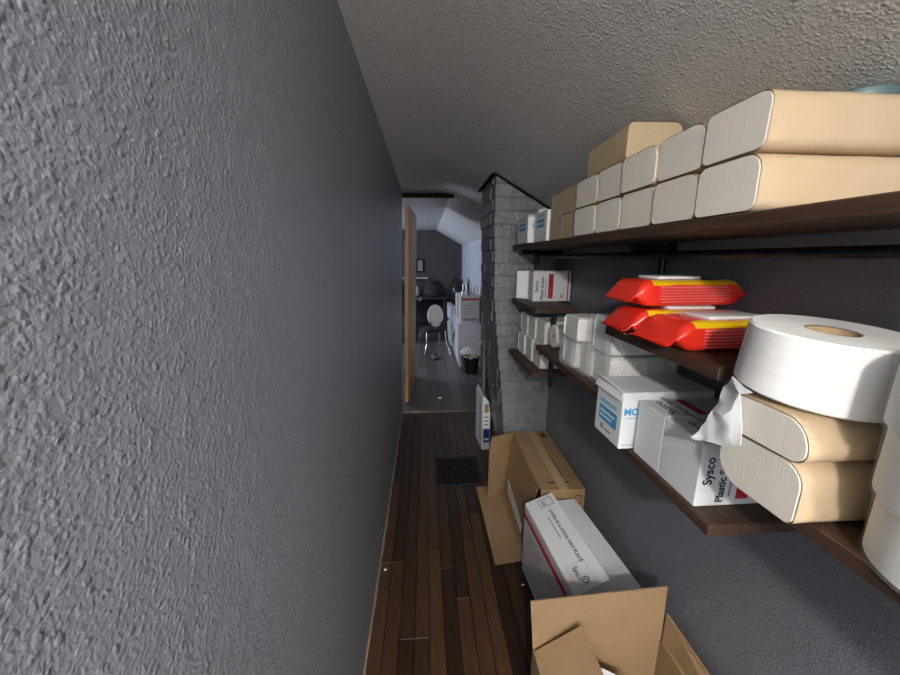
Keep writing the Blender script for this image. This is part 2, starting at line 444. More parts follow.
obj('mortar_core', cut_ceiling(bm, .012), 'mortar_paint', ch)
ch_h = .0685; z = .004; k = 0
def brick(x0, x1, y0, y1, z0, z1):
    bm = B(x0, x1, y0, y1, z0, z1, bev=.005, seg=2)
    for v in bm.verts: v.co += Vector((noise.noise(v.co * 9) * .004, noise.noise(v.co * 9 + Vector((5, 0, 0))) * .005, 0))
    if z1 > ceil_z(x1) - .02: cut_ceiling(bm)
    if len(bm.verts) < 4: bm.free(); return
    obj('brick', bm, 'brick_paint', ch)
while z < CZ + .44:
    xl = chim_x(z + .03); z1 = z + ch_h - .004
    off = .20 if k % 2 else .095
    x = xl; first = True
    while x < XR - .02:                       # front face
        x1 = min(x + (off if first else .205), XR - .002)
        if XR - x1 < .035: x1 = XR - .002
        d = random.uniform(-.0035, .0015)
        if z < ceil_z(x) - .02: brick(x, x1 - .004, YC + d, YC + (.104 if first and k % 2 else .05), z, z1)
        x = x1; first = False
    y = YC + (.055 if k % 2 else .0) + .053
    first = True
    while y < 2.40:                            # left side
        y1 = min(y + .2, 2.42)
        d = random.uniform(-.006, .001)
        brick(xl + d, xl + .05, y, y1 - .004, z, z1); y = y1
    z += ch_h; k += 1
bm = bmesh.new(); e = .008
quadslab(bm, [(.366, YC - .009, ceil_z(.366) - e - .011), (XR - .002, YC - .009, ceil_z(XR) - e - .011), (XR - .002, YC - .009, ceil_z(XR) - e), (.366, YC - .009, ceil_z(.366) - e)], .012)
box(bm, .352, .366, YC - .015, 2.42, ceil_z(.359) - .028, ceil_z(.359) - .016)
obj('black_edging', bm, 'black_paint', ch)

# ------------------------------------------------------------------ shelves
def shelf(label, x0, x1, y0, y1, ztop, t=.022):
    s = thing('shelf_board', label, 'shelf', (x0, y0, ztop + CZ))
    obj('board', B(0, x1 - x0, 0, y1 - y0, -t, 0, bev=.0018, seg=1), 'shelf_wood', s)
    return s
SX = .468
ZT, ZAU, ZAL, ZB, ZCU, ZCL, ZD = .065, -.213, -.497, -.362, -.172, -.450, -.329
shelf('long dark wood top shelf carrying the brown paper towel packs', SX, .718, -.6, 1.918, ZT)
shelf('short dark wood shelf under the far straw box by the chimney', SX, .66, 1.465, 1.886, ZAU, .02)
shelf('short dark wood shelf low beside the chimney under white towel packs', .462, .66, 1.452, 1.886, ZAL, .02)
shelf('short dark wood shelf under the clear wrapped white towel packs', SX, .69, .885, 1.436, ZB)
shelf('short dark wood shelf under the red wipes packages', SX, .70, .508, .874, ZCU)
shelf('short dark wood shelf under the white glove box and straw boxes', .480, .70, .487, .874, ZCL)
shelf('short dark wood shelf nearest the camera under rolls and brown towel packs', .483, .718, -.1, .418, ZD)

# black iron pipe brackets
def pipe_rack(label, x, y, ztop, zlow, arms, flange=True):
    p = thing('pipe_bracket', label, 'bracket', (x, y, 0))
    obj('upright_pipe', tube(bmesh.new(), [(0, 0, CZ + zlow), (0, 0, CZ + ztop)], .0105, 14), 'pipe_iron', p, smooth=.7)
    for za, xf in arms:
        za = CZ + za - .0125
        bm = bmesh.new(); tube(bm, [(xf - x, 0, za), (XR - .002 - x, 0, za)], .0105, 14)
        a = obj('arm_pipe', bm, 'pipe_iron', p, smooth=.7)
        bm = bmesh.new(); tube(bm, [(xf - x - .012, 0, za), (xf - x - .008, 0, za), (xf - x + .016, 0, za)], [.009, .0125, .0125], 14)
        obj('end_cap', bm, 'pipe_iron', a, smooth=.7)
        bm = bmesh.new(); tube(bm, [(XR - .008 - x, 0, za), (XR - .001 - x, 0, za)], .03, 18)
        obj('wall_flange', bm, 'cast_iron', a, smooth=.7)
        obj('tee_fitting', tube(bmesh.new(), [(-.02, 0, za), (.02, 0, za)], .0125, 14), 'pipe_iron', a, smooth=.7)
    return p
pipe_rack('black iron pipe bracket between top shelf and red wipes', .708, 1.03, ZT - .024, ZB - .06, ((ZT - .024, .62), (ZB - .024, .60)))
pipe_rack('black iron pipe bracket against the chimney', .600, 1.90, ZT - .024, ZAL - .06, ((ZT - .024, .53), (ZAU - .022, .53), (ZAL - .022, .53)))
pipe_rack('short black iron pipe bracket behind the white towel packs', .545, 1.448, ZAU - .022, ZAL - .06, ((ZB - .024, .50),))
pipe_rack('short black iron pipe bracket behind the brown towel packs', .712, .481, ZCU - .024, ZCL - .06, ((ZCU - .024, .66),))
tag(obj('pipe_rail', tube(bmesh.new(), [(.60, -.55, CZ + .008), (.60, 1.88, CZ + .008)], .009, 12), 'pipe_iron', smooth=.7), 'long black iron pipe running under the top shelf', 'pipe')

# ------------------------------------------------------------------ brown paper towel packs
pack_variant = []
def pack_parts(t, w, h, L, seed, closed=False, dull=False, radii=None):
    rs = random.Random(seed)
    rr = [rs.uniform(.010, .016), rs.uniform(.007, .013), rs.uniform(.008, .014), rs.uniform(.018, .030)]
    if radii: rr = list(radii)
    def wob(p, i, n):
        s = math.sin(p.y / w * PI); 
        return p + Vector((0, noise.noise(Vector((p.x * 14, seed, p.z * 20))) * .0025, noise.noise(Vector((p.x * 14, p.y * 25, seed))) * .0022 if p.z > h * .4 else 0))
    if not closed:
        prof = rrect(w - .004, h - .004, 0, 5, rr)
        prof = [(y, z + .002) for y, z in prof]
        core = obj('towel_stack', prism_x(bmesh.new(), prof, 0, L, nx=6, wob=wob), 'towel_edge', t)
        bm = bmesh.new(); o2 = rrect(w, h, 0, 5, [q + .002 for q in rr]); 
        prism_x(bm, o2, .0018, L - .0018, cap=False, nx=8, wob=wob)
        in2 = prism_x(bm, [(y * .975, .0012 + z * .972) for y, z in o2], .002, L - .002, cap=False, nx=1, wob=wob)
        obj('paper_wrap', bm, 'kraft_dull' if dull else 'kraft_wrap', t, smooth=.8)
    else:
        o2 = rrect(w, h, 0, 5, [q * (.6 if w > .113 and not (seed == 61) else .9) for q in rr])
        obj('paper_wrap', prism_x(bmesh.new(), o2, .004, L, nx=8, wob=wob), 'kraft_dull', t, smooth=.8)
def towel_pack(label, x, yc, z, w, h, L, seed, group, closed=False, rz=0, dull=False, radii=None):
    t = thing('towel_pack', label, 'paper towels', (x, yc, CZ + z), rz, group)
    pack_parts(t, w, h, L, seed, closed, dull, radii)
    return t
edges = [.502, .620, .745, .875, 1.002, 1.144, 1.266, 1.392]
names = ['nearest', 'second nearest', 'third nearest', 'fourth nearest', 'fifth nearest']
G = 'brown paper towel packs on the top shelf'
for i in range(7):
    w = edges[i + 1] - edges[i] - .0015; yc = (edges[i] + edges[i + 1]) / 2
    for rw in range(2):
        cl = i >= 5
        if not cl: lab = '%s open-ended brown wrapped towel pack in %s row on top shelf' % (names[i], ('bottom', 'upper')[rw])
        else: lab = 'tan closed-end towel pack, %s row, %s of the far two columns' % (('bottom', 'upper')[rw], ('nearer', 'farther')[i - 5])
        h = .0815 if rw == 0 else .079
        towel_pack(lab, SX + .006 + random.uniform(-.003, .004) + (.004 if cl else 0), yc, ZT + .0012 + rw * .083, w, h, .236, 11 + i * 2 + rw, G, cl, random.uniform(-.012, .012))
t = thing('towel_pack', 'brown wrapped towel pack lying crosswise on top of the stacked packs', 'paper towels', (.548, .880, CZ + ZT + .1665), PI / 2 - .03, G)
pack_parts(t, .130, .080, .225, 61, True)
for c in t.children: c.data.materials[0] = MAT['kraft_wrap']

bm = lathe(bmesh.new(), [(0, 0), (.044, 0), (.046, .004), (.044, .014), (.036, .017), (0, .017)], 28)
o = tag(obj('plastic_lid', bm, 'lid_teal', smooth=.7), 'grey-green plastic lid lying on the nearest top-shelf towel packs', 'lid'); o.location = (.678, .575, CZ + ZT + .166)

# ------------------------------------------------------------------ boxes
def carton(name, label, cat, loc, sx, sy, sz, rz=0, m='white_card', group=None, bev=.002):
    t = thing(name, label, cat, loc, rz, group)
    obj('carton', B(0, sx, 0, sy, 0, sz, bev=bev, seg=1), m, t)
    return t
def patch(name, m, parent, o, right, up, w, h, t=.0006):
    R, U = Vector(right).normalized(), Vector(up).normalized(); o = Vector(o) + R.cross(U) * .0004
    return obj(name, slab([o, o + R * w, o + R * w + U * h, o + U * h], t), m, parent)
NX, NY, PX, PY, PZ = (-1, 0, 0), (0, -1, 0), (1, 0, 0), (0, 1, 0), (0, 0, 1)

# two glove boxes at the far end of the top shelf
for lab, x, y, sy, op in (('white glove box with open lid farthest on the top shelf', .452, 1.585, .18, True), ('white and blue glove box next to the tan towel packs on top shelf', .474, 1.402, .155, False)):
    t = carton('glove_box', lab, 'box', (x, y, CZ + ZT + .001), .20, sy, .118)
    patch('blue_panel', 'ink_blue', t, (0, sy * .80, .055), NY, PZ, sy * .6, .032)
    patch('blue_panel', 'ink_pale_blue', t, (0, sy * .80, .095), NY, PZ, sy * .6, .012)
    patch('blue_panel', 'ink_pale_blue', t, (.02, 0, .062), PX, PZ, .1, .022)
    patch('small_print', 'white_card', t, (-.0008, sy * .74, .068), NY, PZ, sy * .46, .007)
    if op:
        obj('lid_flap', slab([(0, sy, .118), (0, sy - .002, .118), (-.012, sy - .002, .150), (-.012, sy, .150)], .002), 'white_card', t)
        obj('lid_flap', slab([(-.004, .002, .119), (.06, .002, .119), (.058, -.012, .112), (-.004, -.012, .112)], .002), 'white_card', t)
    else:
        obj('lid_flap', slab([(.01, sy, .119), (.04, sy, .119), (.045, sy - .01, .14), (.012, sy - .01, .135)], .002), 'white_card', t)

# far straw box
def straw_print(t, sx, sz, side=True):
    # printed near face, words reading upwards
    text('Sysco', .025, 'ink_black', t, (.026, 0, .045), PZ, NX, bold=.0004)
    text('Plastic Straws', .0205, 'ink_black', t, (.053, 0, .008), PZ, NX, bold=.0004)
    patch('small_print', 'ink_grey', t, (.0625, 0, .02), PX, PZ, .003, sz * .6)
    patch('red_panel', 'ink_red', t, (.078, 0, .014), PX, PZ, .024, sz - .028)
    patch('red_panel', 'ink_red', t, (sx - .018, 0, 0), PX, PZ, .007, sz)
    patch('small_print', 'ink_grey', t, (sx - .05, 0, .016), PX, PZ, .010, .016)
    patch('small_print', 'ink_grey', t, (sx - .034, 0, .012), PX, PZ, .0016, .06)
    for k in range(4): patch('small_print', 'wipe_pink', t, (.084 + k * .0035, 0, .05 + .006 * (k % 2)), PX, PZ, .0014, sz * .45)
t = carton('straw_box', 'white and red straw box alone on the small shelf beside the chimney', 'box', (.532, 1.725, CZ + ZAU + .001), .192, .085, .150)
straw_print(t, .192, .150)
obj('end_flap', slab([(0, .085, .004), (0, .085, .148), (-.055, .105, .146), (-.055, .105, .006)], .003), 'white_card', t)
obj('end_flap', slab([(0, .0, .002), (0, .0, .150), (-.004, .045, .150), (-.004, .045, .002)], .002), 'grey_card', t)

# glove box at the end of the low shelf
t = carton('glove_box', 'large white glove box with blue lettering behind the low straw boxes', 'box', (.456, .737, CZ + ZCL + .001), .225, .120, .143, .01)
text('MONOGRAM', .0235, 'ink_blue', t, (.004, 0, .088), PX, PZ, bold=.0008)
patch('small_print', 'ink_pale_blue', t, (.012, 0, .078), PX, PZ, .10, .003)
patch('blue_panel', 'ink_blue', t, (0, .100, .040), NY, PZ, .082, .038)
patch('blue_panel', 'ink_pale_blue', t, (0, .100, .086), NY, PZ, .078, .012)
for k in range(2): patch('small_print', 'white_card', t, (-.0008, .094, .062 - .013 * k), NY, PZ, .066 - .012 * k, .006)
patch('small_print', 'ink_grey', t, (0, .088, .016), NY, PZ, .012, .014)
patch('small_print', 'ink_grey', t, (0, .070, .018), NY, PZ, .03, .004)
obj('pen_mark', slab([(.040, -.001, .052), (.043, -.001, .053), (.056, -.001, .038), (.053, -.001, .036)], .0008), 'ink_black', t)
patch('small_print', 'ink_grey', t, (.008, 0, .010), PX, PZ, .08, .0016)
bm = bmesh.new()
quadslab(bm, [(-.002, .000, .144), (-.002, .120, .144), (-.008, .118, .158), (-.006, .060, .152)], .002)
obj('lid_flap', bm, 'white_card', t)
obj('lid_flap', slab([(-.001, .0, .141), (-.001, .120, .141), (-.007, .120, .124), (-.007, .0, .124)], .002), 'white_card', t)

# two straw boxes in clear wrap on the low shelf
for lab, y0, sy in (('white straw box squeezed between the glove box and a second straw box', .637, .090), ('white straw box with black lettering at the near end of the low shelf', .533, .1025)):
    t = carton('straw_box', lab, 'box', (.488, y0, CZ + ZCL + .001), .185, sy, .130)
    straw_print(t, .185, .130)
    text('Sysco', .030, 'ink_black', t, (.040, sy * .12, .130), PY, NX)
    text('Plastic Straws', .020, 'ink_grey', t, (.064, sy * .03, .130), PY, NX)
    patch('red_panel', 'ink_red', t, (.080, .006, .130), PX, PY, .020, sy - .012)
    bm = B(-.0022, .022, .0004, sy - .0008, .0004, .1308, bev=.0015, seg=2)
    obj('clear_wrap', bm, 'plastic_film', t, smooth=.6)

# ------------------------------------------------------------------ white towel packs by the chimney
def white_pack(label, x, y0, y1, z, h, L, group, seed, wrap=False, round_front=True):
    t = thing('towel_pack', label, 'paper towels', (x, (y0 + y1) / 2, CZ + z), random.uniform(-.02, .02), group)
    w = y1 - y0 - .003
    prof = rrect(w, h, .012, 5)
    def wob(p, i, n):
        q = Vector(p)
        if i == 0:                            # rounded folded front
            q.x += .012 * (abs(p.z / h - .5) * 2) ** 3 + .006 * (abs(p.y / w) * 2) ** 3
        return q + Vector((0, noise.noise(Vector((p.x * 15, seed, p.z * 18))) * .002, 0))
    nx = 6
    obj('towel_stack', prism_x(bmesh.new(), prof, 0, L, nx=nx, wob=wob), 'towel_white', t)
    if wrap:
        bm = bmesh.new()
        def wob2(p, i, n):
            return p + Vector((noise.noise(p * 30 + Vector((seed, 0, 0))) * .004 if i in (0, n) else 0, noise.noise(p * 28) * .003, noise.noise(p * 22) * .002))
        prism_x(bm, [(y, z + .001) for y, z in rrect(w + .001, h + .002, .012, 6)], -.003, L + .003, nx=10, wob=wob2)
        obj('clear_wrap', bm, 'plastic_film', t, smooth=.7)
    else:
        bm = bmesh.new()
        prism_x(bm, [(y * 1.012, z * 1.012 - h * .006 + .0005) for y, z in prof], L * .28, L * .45, cap=False, nx=1)
        obj('paper_band', bm, 'white_paper', t)
    return t
gw = 'white towel packs beside the chimney'
for i, (a, b, nm) in enumerate(((1.497, 1.615, 'nearest'), (1.617, 1.735, 'middle'), (1.737, 1.855, 'farthest'))):
    for rw in range(2):
        white_pack('%s white towel pack in %s row beside the chimney' % (nm, ('bottom', 'upper')[rw]), .500 + (.012 if rw else 0) - .004 * i, a, b, ZAL + .001 + rw * .110, .1085, .20 - .03, gw, i * 3 + rw)
gc = 'clear wrapped white towel packs'
white_pack('smaller clear wrapped white pack, second from the large stack', .478, 1.088, 1.188, ZB + .001, .096, .2, gc, 21, True)
white_pack('smaller clear wrapped white pack directly beside the large stack', .490, 1.003, 1.086, ZB + .001, .096, .2, gc, 22, True)
white_pack('white towel pack lying on top of the smaller wrapped packs', .462, 1.045, 1.16, ZB + .1005, .078, .2, gc, 23)
white_pack('large clear wrapped white pack at the bottom of its stack', .492, .892, .998, ZB + .001, .093, .205, gc, 24, True)
white_pack('large clear wrapped white pack on top of its stack behind red wipes', .488, .892, .998, ZB + .098, .104, .205, gc, 25, True)

# paper rolls
def roll(name, label, loc, r, h, hole, group=None, rx=0, ry=0, n=56, wrap=False, axis=None):
    t = thing(name, label, 'paper roll', loc, 0, group, rx, ry)
    e = .003
    bm = lathe(bmesh.new(), [(hole, 0.001), (r - e, 0), (r, e), (r, h - e), (r - e, h), (hole, h - .001)], n, close=False)
    for f in bm.faces:
        f.material_index = 1 if abs(f.calc_center_median().z - h / 2) > h * .49 else 0
    obj('paper', bm, ['tissue', 'tissue_face'], t, smooth=.6)
    obj('cardboard_core', lathe(bmesh.new(), [(hole, .001), (hole, h - .002), (hole - .0016, h - .002), (hole - .0016, .001)], 32, close=True), 'core_tube', t, smooth=.6)
    if wrap:
        bm = bmesh.new(); rings = []
        for j in range(9):
            zz = -.001 + (h + .003) * j / 8; ring = []
            for k in range(64):
                a = 2 * PI * k / 64; rr = r + .0016 + .0022 * abs(noise.noise(Vector((math.cos(a) * 3, math.sin(a) * 3, zz * 18)))) + (.004 * abs(noise.noise(Vector((math.cos(a) * 6, math.sin(a) * 6, 4)))) if j == 0 else 0)
                ring.append(bm.verts.new((rr * math.cos(a), rr * math.sin(a), max(zz, .0005))))
            rings.append(ring)
        for a, b in zip(rings, rings[1:]):
            for k in range(64): bm.faces.new((a[k], a[(k + 1) % 64], b[(k + 1) % 64], b[k]))
        obj('clear_wrap', bm, 'plastic_film', t, smooth=True)
    return t
rt = roll('tissue_roll', 'small white roll lying end-on beside the white towel packs', (.520, 1.385, CZ + ZB + .0475), .047, .11, .008, None, 0, PI / 2, 40)

# brown packs, jumbo roll and roll stack on the near shelf
gd = 'brown paper towel packs on the near shelf'
towel_pack('lower of two brown towel packs under the jumbo roll', .449, .403, ZD + .001, .118, .081, .222, 71, gd, radii=(.010, .038, .028, .028))
towel_pack('upper brown towel pack directly under the jumbo roll', .446, .401, ZD + .0835, .115, .056, .222, 74, gd, rz=.01, radii=(.016, .015, .017, .034))
roll('jumbo_roll', 'big jumbo tissue roll lying flat on the brown towel packs', (.530, .4245, CZ - .1795), .0855, .088, .0275, None, .10, .015, 72)
gr = 'jumbo rolls stacked at the near end'
for k, nm in enumerate(('bottom', 'middle', 'top')):
    roll('jumbo_roll', '%s wrapped jumbo roll of the stack at the right edge' % nm, ((.562, .550, .539)[k], .2405, CZ + ZD + .0012 + k * .079), .0935 - .001 * k, .077, .032, gr, wrap=True)

# crumpled sheet hanging from the far end of the brown packs
pts = [(.466, .479, -.176), (.462, .441, -.187), (.462, .457, -.195), (.462, .440, -.269), (.461, .454, -.280), (.462, .486, -.292), (.459, .511, -.300), (.455, .528, -.305), (.461, .515, -.277), (.463, .501, -.241), (.476, .499, -.200), (.456, .470, -.237)]
bm = bmesh.new(); vv = [bm.verts.new((x * .948, y * .948, z * .948 + CZ)) for x, y, z in pts]
for q in ((0, 1, 2), (0, 2, 10), (10, 2, 11), (10, 11, 9), (11, 2, 3), (11, 3, 4), (11, 4, 5), (9, 11, 5), (9, 5, 8), (8, 5, 6), (8, 6, 7)): bm.faces.new([vv[i] for i in q])
bmesh.ops.subdivide_edges(bm, edges=bm.edges[:], cuts=2, use_grid_fill=True)
for v in bm.verts: v.co += Vector((noise.noise(v.co * 60) * .004, noise.noise(v.co * 60 + Vector((3, 3, 3))) * .004, noise.noise(v.co * 90) * .002))
bmesh.ops.solidify(bm, geom=bm.faces[:], thickness=.0012)
tag(obj('crumpled_paper', bm, 'white_paper', smooth=.5), 'crumpled white paper sheet hanging off the brown towel packs', 'paper')

# ------------------------------------------------------------------ red wipes packages
def wipes(label, x, y0, z, L, W, Hh, rz, seed, lidx=(.36, .80)):
    t = thing('wipes_package', label, 'wipes', (x, y0, CZ + z), rz, 'red wipes packages')
    nx = 26; prof_n = 8; bm = bmesh.new(); rings = []
    fin = .022
    for i in range(nx + 1):
        s = i / nx; xx = -fin + s * (L + 2 * fin)
        d = min(xx / .035, (L - xx) / .035); k = max(.035, min(1, .035 + (1 - (1 - max(0, min(1, d))) ** 2)))
        h = Hh * k; ww = W * (.90 + .10 * k)
        zc = Hh * .42 * (1 - k) - (.012 * (1 - k) if i in (0, 1) else 0)
        pr = rrect(ww, h, 0, prof_n, [min(.012, h * .45)] * 2 + [min(.018, h * .49)] * 2)
        ring = []
        for (y, zz) in pr:
            p = Vector((xx, y + W / 2, zz + zc))
            if 0 < i < nx: p += Vector((0, noise.noise(p * 30 + Vector((seed, 0, 0))) * .003, noise.noise(p * 34 + Vector((0, seed, 0))) * .0022 if zz > h * .3 else 0))
            else: p.x += .003 * (1 if len(ring) % 2 else -1)
            ring.append(bm.verts.new(p))
        rings.append(ring)
    n = len(rings[0])
    for i, (a, b) in enumerate(zip(rings, rings[1:])):
        for k in range(n):
            f = bm.faces.new((a[k], a[(k + 1) % n], b[(k + 1) % n], b[k]))
            q = f.calc_center_median()
            top_near = (n - prof_n - 2) < k < n - 3
            if top_near and 4 < i < nx - 3: f.material_index = 1
    bm.faces.new(rings[0]); bm.faces.new(rings[-1][::-1])
    obj('pouch', bm, ['wipe_red', 'wipe_yellow'], t, smooth=.9)
    lb = B(L * lidx[0], L * lidx[1], W * .16, W * .78, Hh + .0003, Hh + .0075, bev=.003, seg=2)
    obj('lid', lb, 'lid_white', t, smooth=.7)
    for k, (a, b, hh) in enumerate(((.20, .86, .0035), (.20, .88, .0025), (.20, .84, .0025), (.20, .88, .0025), (.20, .86, .0025), (.22, .80, .0022))):
        zz = Hh * .70 - k * .0062
        patch('printed_line', 'wipe_pink', t, (L * a, -.0022, zz), PX, PZ, L * (b - a) * random.uniform(.9, 1), hh)
    return t
wipes('red and yellow wipes package in front, nearest the jumbo roll', .462, .598, ZCU + .001, .235, .125, .056, .02, 3, (.30, .80))
wipes('red and yellow wipes package lying beneath the upper wipes package', .456, .735, ZCU + .001, .245, .125, .057, -.05, 8)
wipes('red and yellow wipes package lying on top of another one', .462, .742, ZCU + .0665, .262, .118, .058, .03, 14, (.22, .62))

# ------------------------------------------------------------------ floor boxes
# brown carton on its side, mouth towards the passage
t = thing('cardboard_box', 'brown cardboard box on its side with open flaps against the chimney', 'box', (.51, 1.375, 0), -.02)
LX, LY, LZ, T = .205, .555, .37, .004
bm = bmesh.new()
box(bm, 0, LX, 0, LY, .001, .001 + T); box(bm, 0, LX, 0, LY, LZ - T, LZ); box(bm, 0, LX, 0, T, .005, LZ - T); box(bm, 0, LX, LY - T, LY, .005, LZ - T); box(bm, LX - T, LX, T, LY - T, .005, LZ - T)
obj('carton', bm, 'cardboard', t)
obj('bottom_flap', slab([(0, .0, .004), (0, LY, .004), (-.222, LY - .01, .003), (-.205, -.03, .003)], T), 'cardboard_in', t)
obj('far_flap', slab([(0, LY - .004, .008), (0, LY - .004, LZ), (-.150, LY - .10, LZ + .022), (-.165, LY - .115, LZ - .05), (-.168, LY - .12, .008)], T), 'cardboard_in', t)
obj('long_flap', slab([(-.003, .03, LZ - .002), (-.003, LY - .02, LZ - .002), (-.050, LY - .05, .10), (-.050, .05, .10)], T), 'cardboard', t)
obj('paper_label', slab([(-.056, .10, .055), (-.056, LY - .13, .055), (-.052, LY - .13, .135), (-.050, .10, .105)], .0015), 'white_card', t)
for a in ((.15, .50, .03, .05), (.13, .26, .006, .2), (.05, .03, .10, .012)): patch('printed_mark', 'print_brown', t, (a[0], a[1] - a[3] + .03, LZ), PX, PY, a[2], a[3])
patch('printed_mark', 'print_brown', t, (.16, 0, LZ - .075), PX, PZ, .032, .045)
patch('printed_mark', 'cardboard', t, (.164, -.0006, LZ - .070), PX, PZ, .024, .035)
patch('printed_mark', 'print_brown', t, (.014, 0, LZ - .05), PX, PZ, .03, .022)
patch('packing_tape', 'cardboard_edge', t, (.085, .0, LZ), PX, PY, .045, LY, .0008)

# white carton with red stripe
t = thing('cardboard_box', 'white carton with red stripe standing between the brown boxes', 'box', (.463, .885, 0), .085)
LX, LY, LZ = .232, .445, .34
bm = bmesh.new()
box(bm, 0, LX, 0, LY, .001, .005); box(bm, 0, T, 0, LY, .005, LZ); box(bm, LX - T, LX, 0, LY, .005, LZ); box(bm, T, LX - T, 0, T, .005, LZ); box(bm, T, LX - T, LY - T, LY, .005, LZ)
obj('carton', bm, 'white_card', t)
lf = obj('top_flap', slab([(0, 0, LZ), (.118, .004, LZ + .046), (.118, LY - .004, LZ + .046), (0, LY, LZ)], .004), 'white_card', t)
obj('top_flap', slab([(LX, 0, LZ), (LX, LY, LZ), (.132, LY - .03, LZ - .006), (.132, .03, LZ - .006)], .004), 'white_card', t)
obj('end_flap', slab([(T, .002, LZ), (LX - T, .002, LZ), (LX - .03, .09, LZ - .006), (.03, .09, LZ - .006)], .003), 'white_card', t)
obj('end_flap', slab([(T, LY - .002, LZ), (LX - T, LY - .002, LZ), (LX - .03, LY - .09, LZ - .006), (.03, LY - .09, LZ - .006)], .003), 'white_card', t)
# print on the lifted flap: plane frame
def flap_pt(s, v): return Vector((0, 0, LZ)).lerp(Vector((.118, .004, LZ + .046)), s).lerp(Vector((0, LY, LZ)).lerp(Vector((.118, LY - .004, LZ + .046)), s), v)
up_f = (flap_pt(1, .5) - flap_pt(0, .5)).normalized(); rt_f = (flap_pt(.5, 0) - flap_pt(.5, 1)).normalized(); nf = rt_f.cross(up_f).normalized(); up_f = nf.cross(rt_f)
text('STORE IN A COOL, DRY PLACE', .0185, 'ink_black', t, flap_pt(.58, .80) + nf * .003, rt_f, up_f)
patch('small_print', 'ink_grey', t, flap_pt(.44, .74) + nf * .0028, rt_f, up_f, .115, .004)
text('Sysco', .024, 'ink_black', t, flap_pt(.30, .205) + nf * .003, rt_f, up_f)
def frame_mark(s0, s1, v0, v1, m, wd=.0016, nm='printed_mark'):
    bm = bmesh.new(); q = [flap_pt(s0, v0), flap_pt(s1, v0), flap_pt(s1, v1), flap_pt(s0, v1)]
    c = sum(q, Vector()) / 4
    for a, b in zip(q, q[1:] + q[:1]):
        ia, ib = a + (c - a).normalized() * wd * 1.5, b + (c - b).normalized() * wd * 1.5
        quadslab(bm, [p + nf * .0032 for p in (a, b, ib, ia)], .0005)
    return obj(nm, bm, m, t)
frame_mark(.40, .88, .86, .96, 'ink_black'); text('G5', .022, 'ink_black', t, flap_pt(.50, .935) + nf * .003, rt_f, up_f)
frame_mark(.16, .70, .045, .225, 'ink_grey', .0007)
bm = bmesh.new(); cc = flap_pt(.47, .075) + nf * .0034; q = []
for ro, ri in ((.0125, .0095), (.0062, .0036)):
    k = 20
    for i in range(k):
        if ro < .01 and i > 15: continue
        a, b = 2 * PI * i / k, 2 * PI * (i + 1) / k
        P = lambda rr, th: cc + rt_f * rr * math.cos(th) + up_f * rr * math.sin(th)
        bm.faces.new([bm.verts.new(p) for p in (P(ri, a), P(ro, a), P(ro, b), P(ri, b))])
obj('swirl_emblem', bm, 'ink_black', t)
patch('red_stripe', 'ink_red', t, (0, LY, LZ - .066), NY, PZ, LY, .026)
patch('shaded_side', 'grey_card', t, (0, LY, .02), NY, PZ, LY, LZ - .088)  # shade on this side of the white carton, put into its colour
for k in range(4): patch('small_print', 'ink_grey', t, (-.0007, LY - .05, LZ - .095 - .022 * k), NY, PZ, .12 + .03 * (k % 2), .004)
patch('small_print', 'wipe_pink', t, (-.0007, LY - .05, LZ - .20), NY, PZ, .08, .010)
patch('small_print', 'grey_card', t, (0, LY, LZ - .034), NY, PZ, LY, .024)  # no print: painted shade continued above the red stripe

# open brown carton nearest the camera
t = thing('cardboard_box', 'open empty brown cardboard box nearest the camera on the floor', 'box', (.292, .415, 0), 0)
LX, LY, LZ = .385, .36, .305
bm = bmesh.new()
box(bm, 0, LX, 0, LY, .001, .005); box(bm, 0, T, 0, LY, .005, LZ); box(bm, LX - T, LX, 0, LY, .005, LZ); box(bm, T, LX - T, 0, T, .005, LZ); box(bm, T, LX - T, LY - T, LY, .005, LZ)
obj('carton', bm, 'cardboard_in', t)
obj('far_flap', slab([(0, LY - .002, LZ), (LX, LY - .002, LZ), (LX + .006, LY + .012, LZ + .172), (-.012, LY + .006, LZ + .158)], T), 'cardboard_in', t)
obj('left_flap', slab([(.002, .01, LZ), (.002, LY - .012, LZ), (.128, LY - .026, LZ + .100), (.135, .01, LZ + .085)], T), 'cardboard_in', t)
obj('right_flap', slab([(LX - .002, .01, LZ), (LX - .002, LY - .012, LZ), (LX + .004, LY - .006, LZ + .095), (LX + .030, .01, LZ + .060)], T), 'cardboard_in', t)
obj('near_flap', slab([(.005, .002, LZ), (LX - .005, .002, LZ), (LX - .005, -.09, LZ - .13), (.005, -.09, LZ - .13)], T), 'cardboard_in', t)
bm = bmesh.new(); quadslab(bm, [(.455, .725, .008), (.56, .700, .008), (.545, .700, .262), (.472, .720, .290)], .0015)
tag(obj('paper_sheet', bm, 'white_paper'), 'white paper sheet standing inside the open brown box', 'paper')

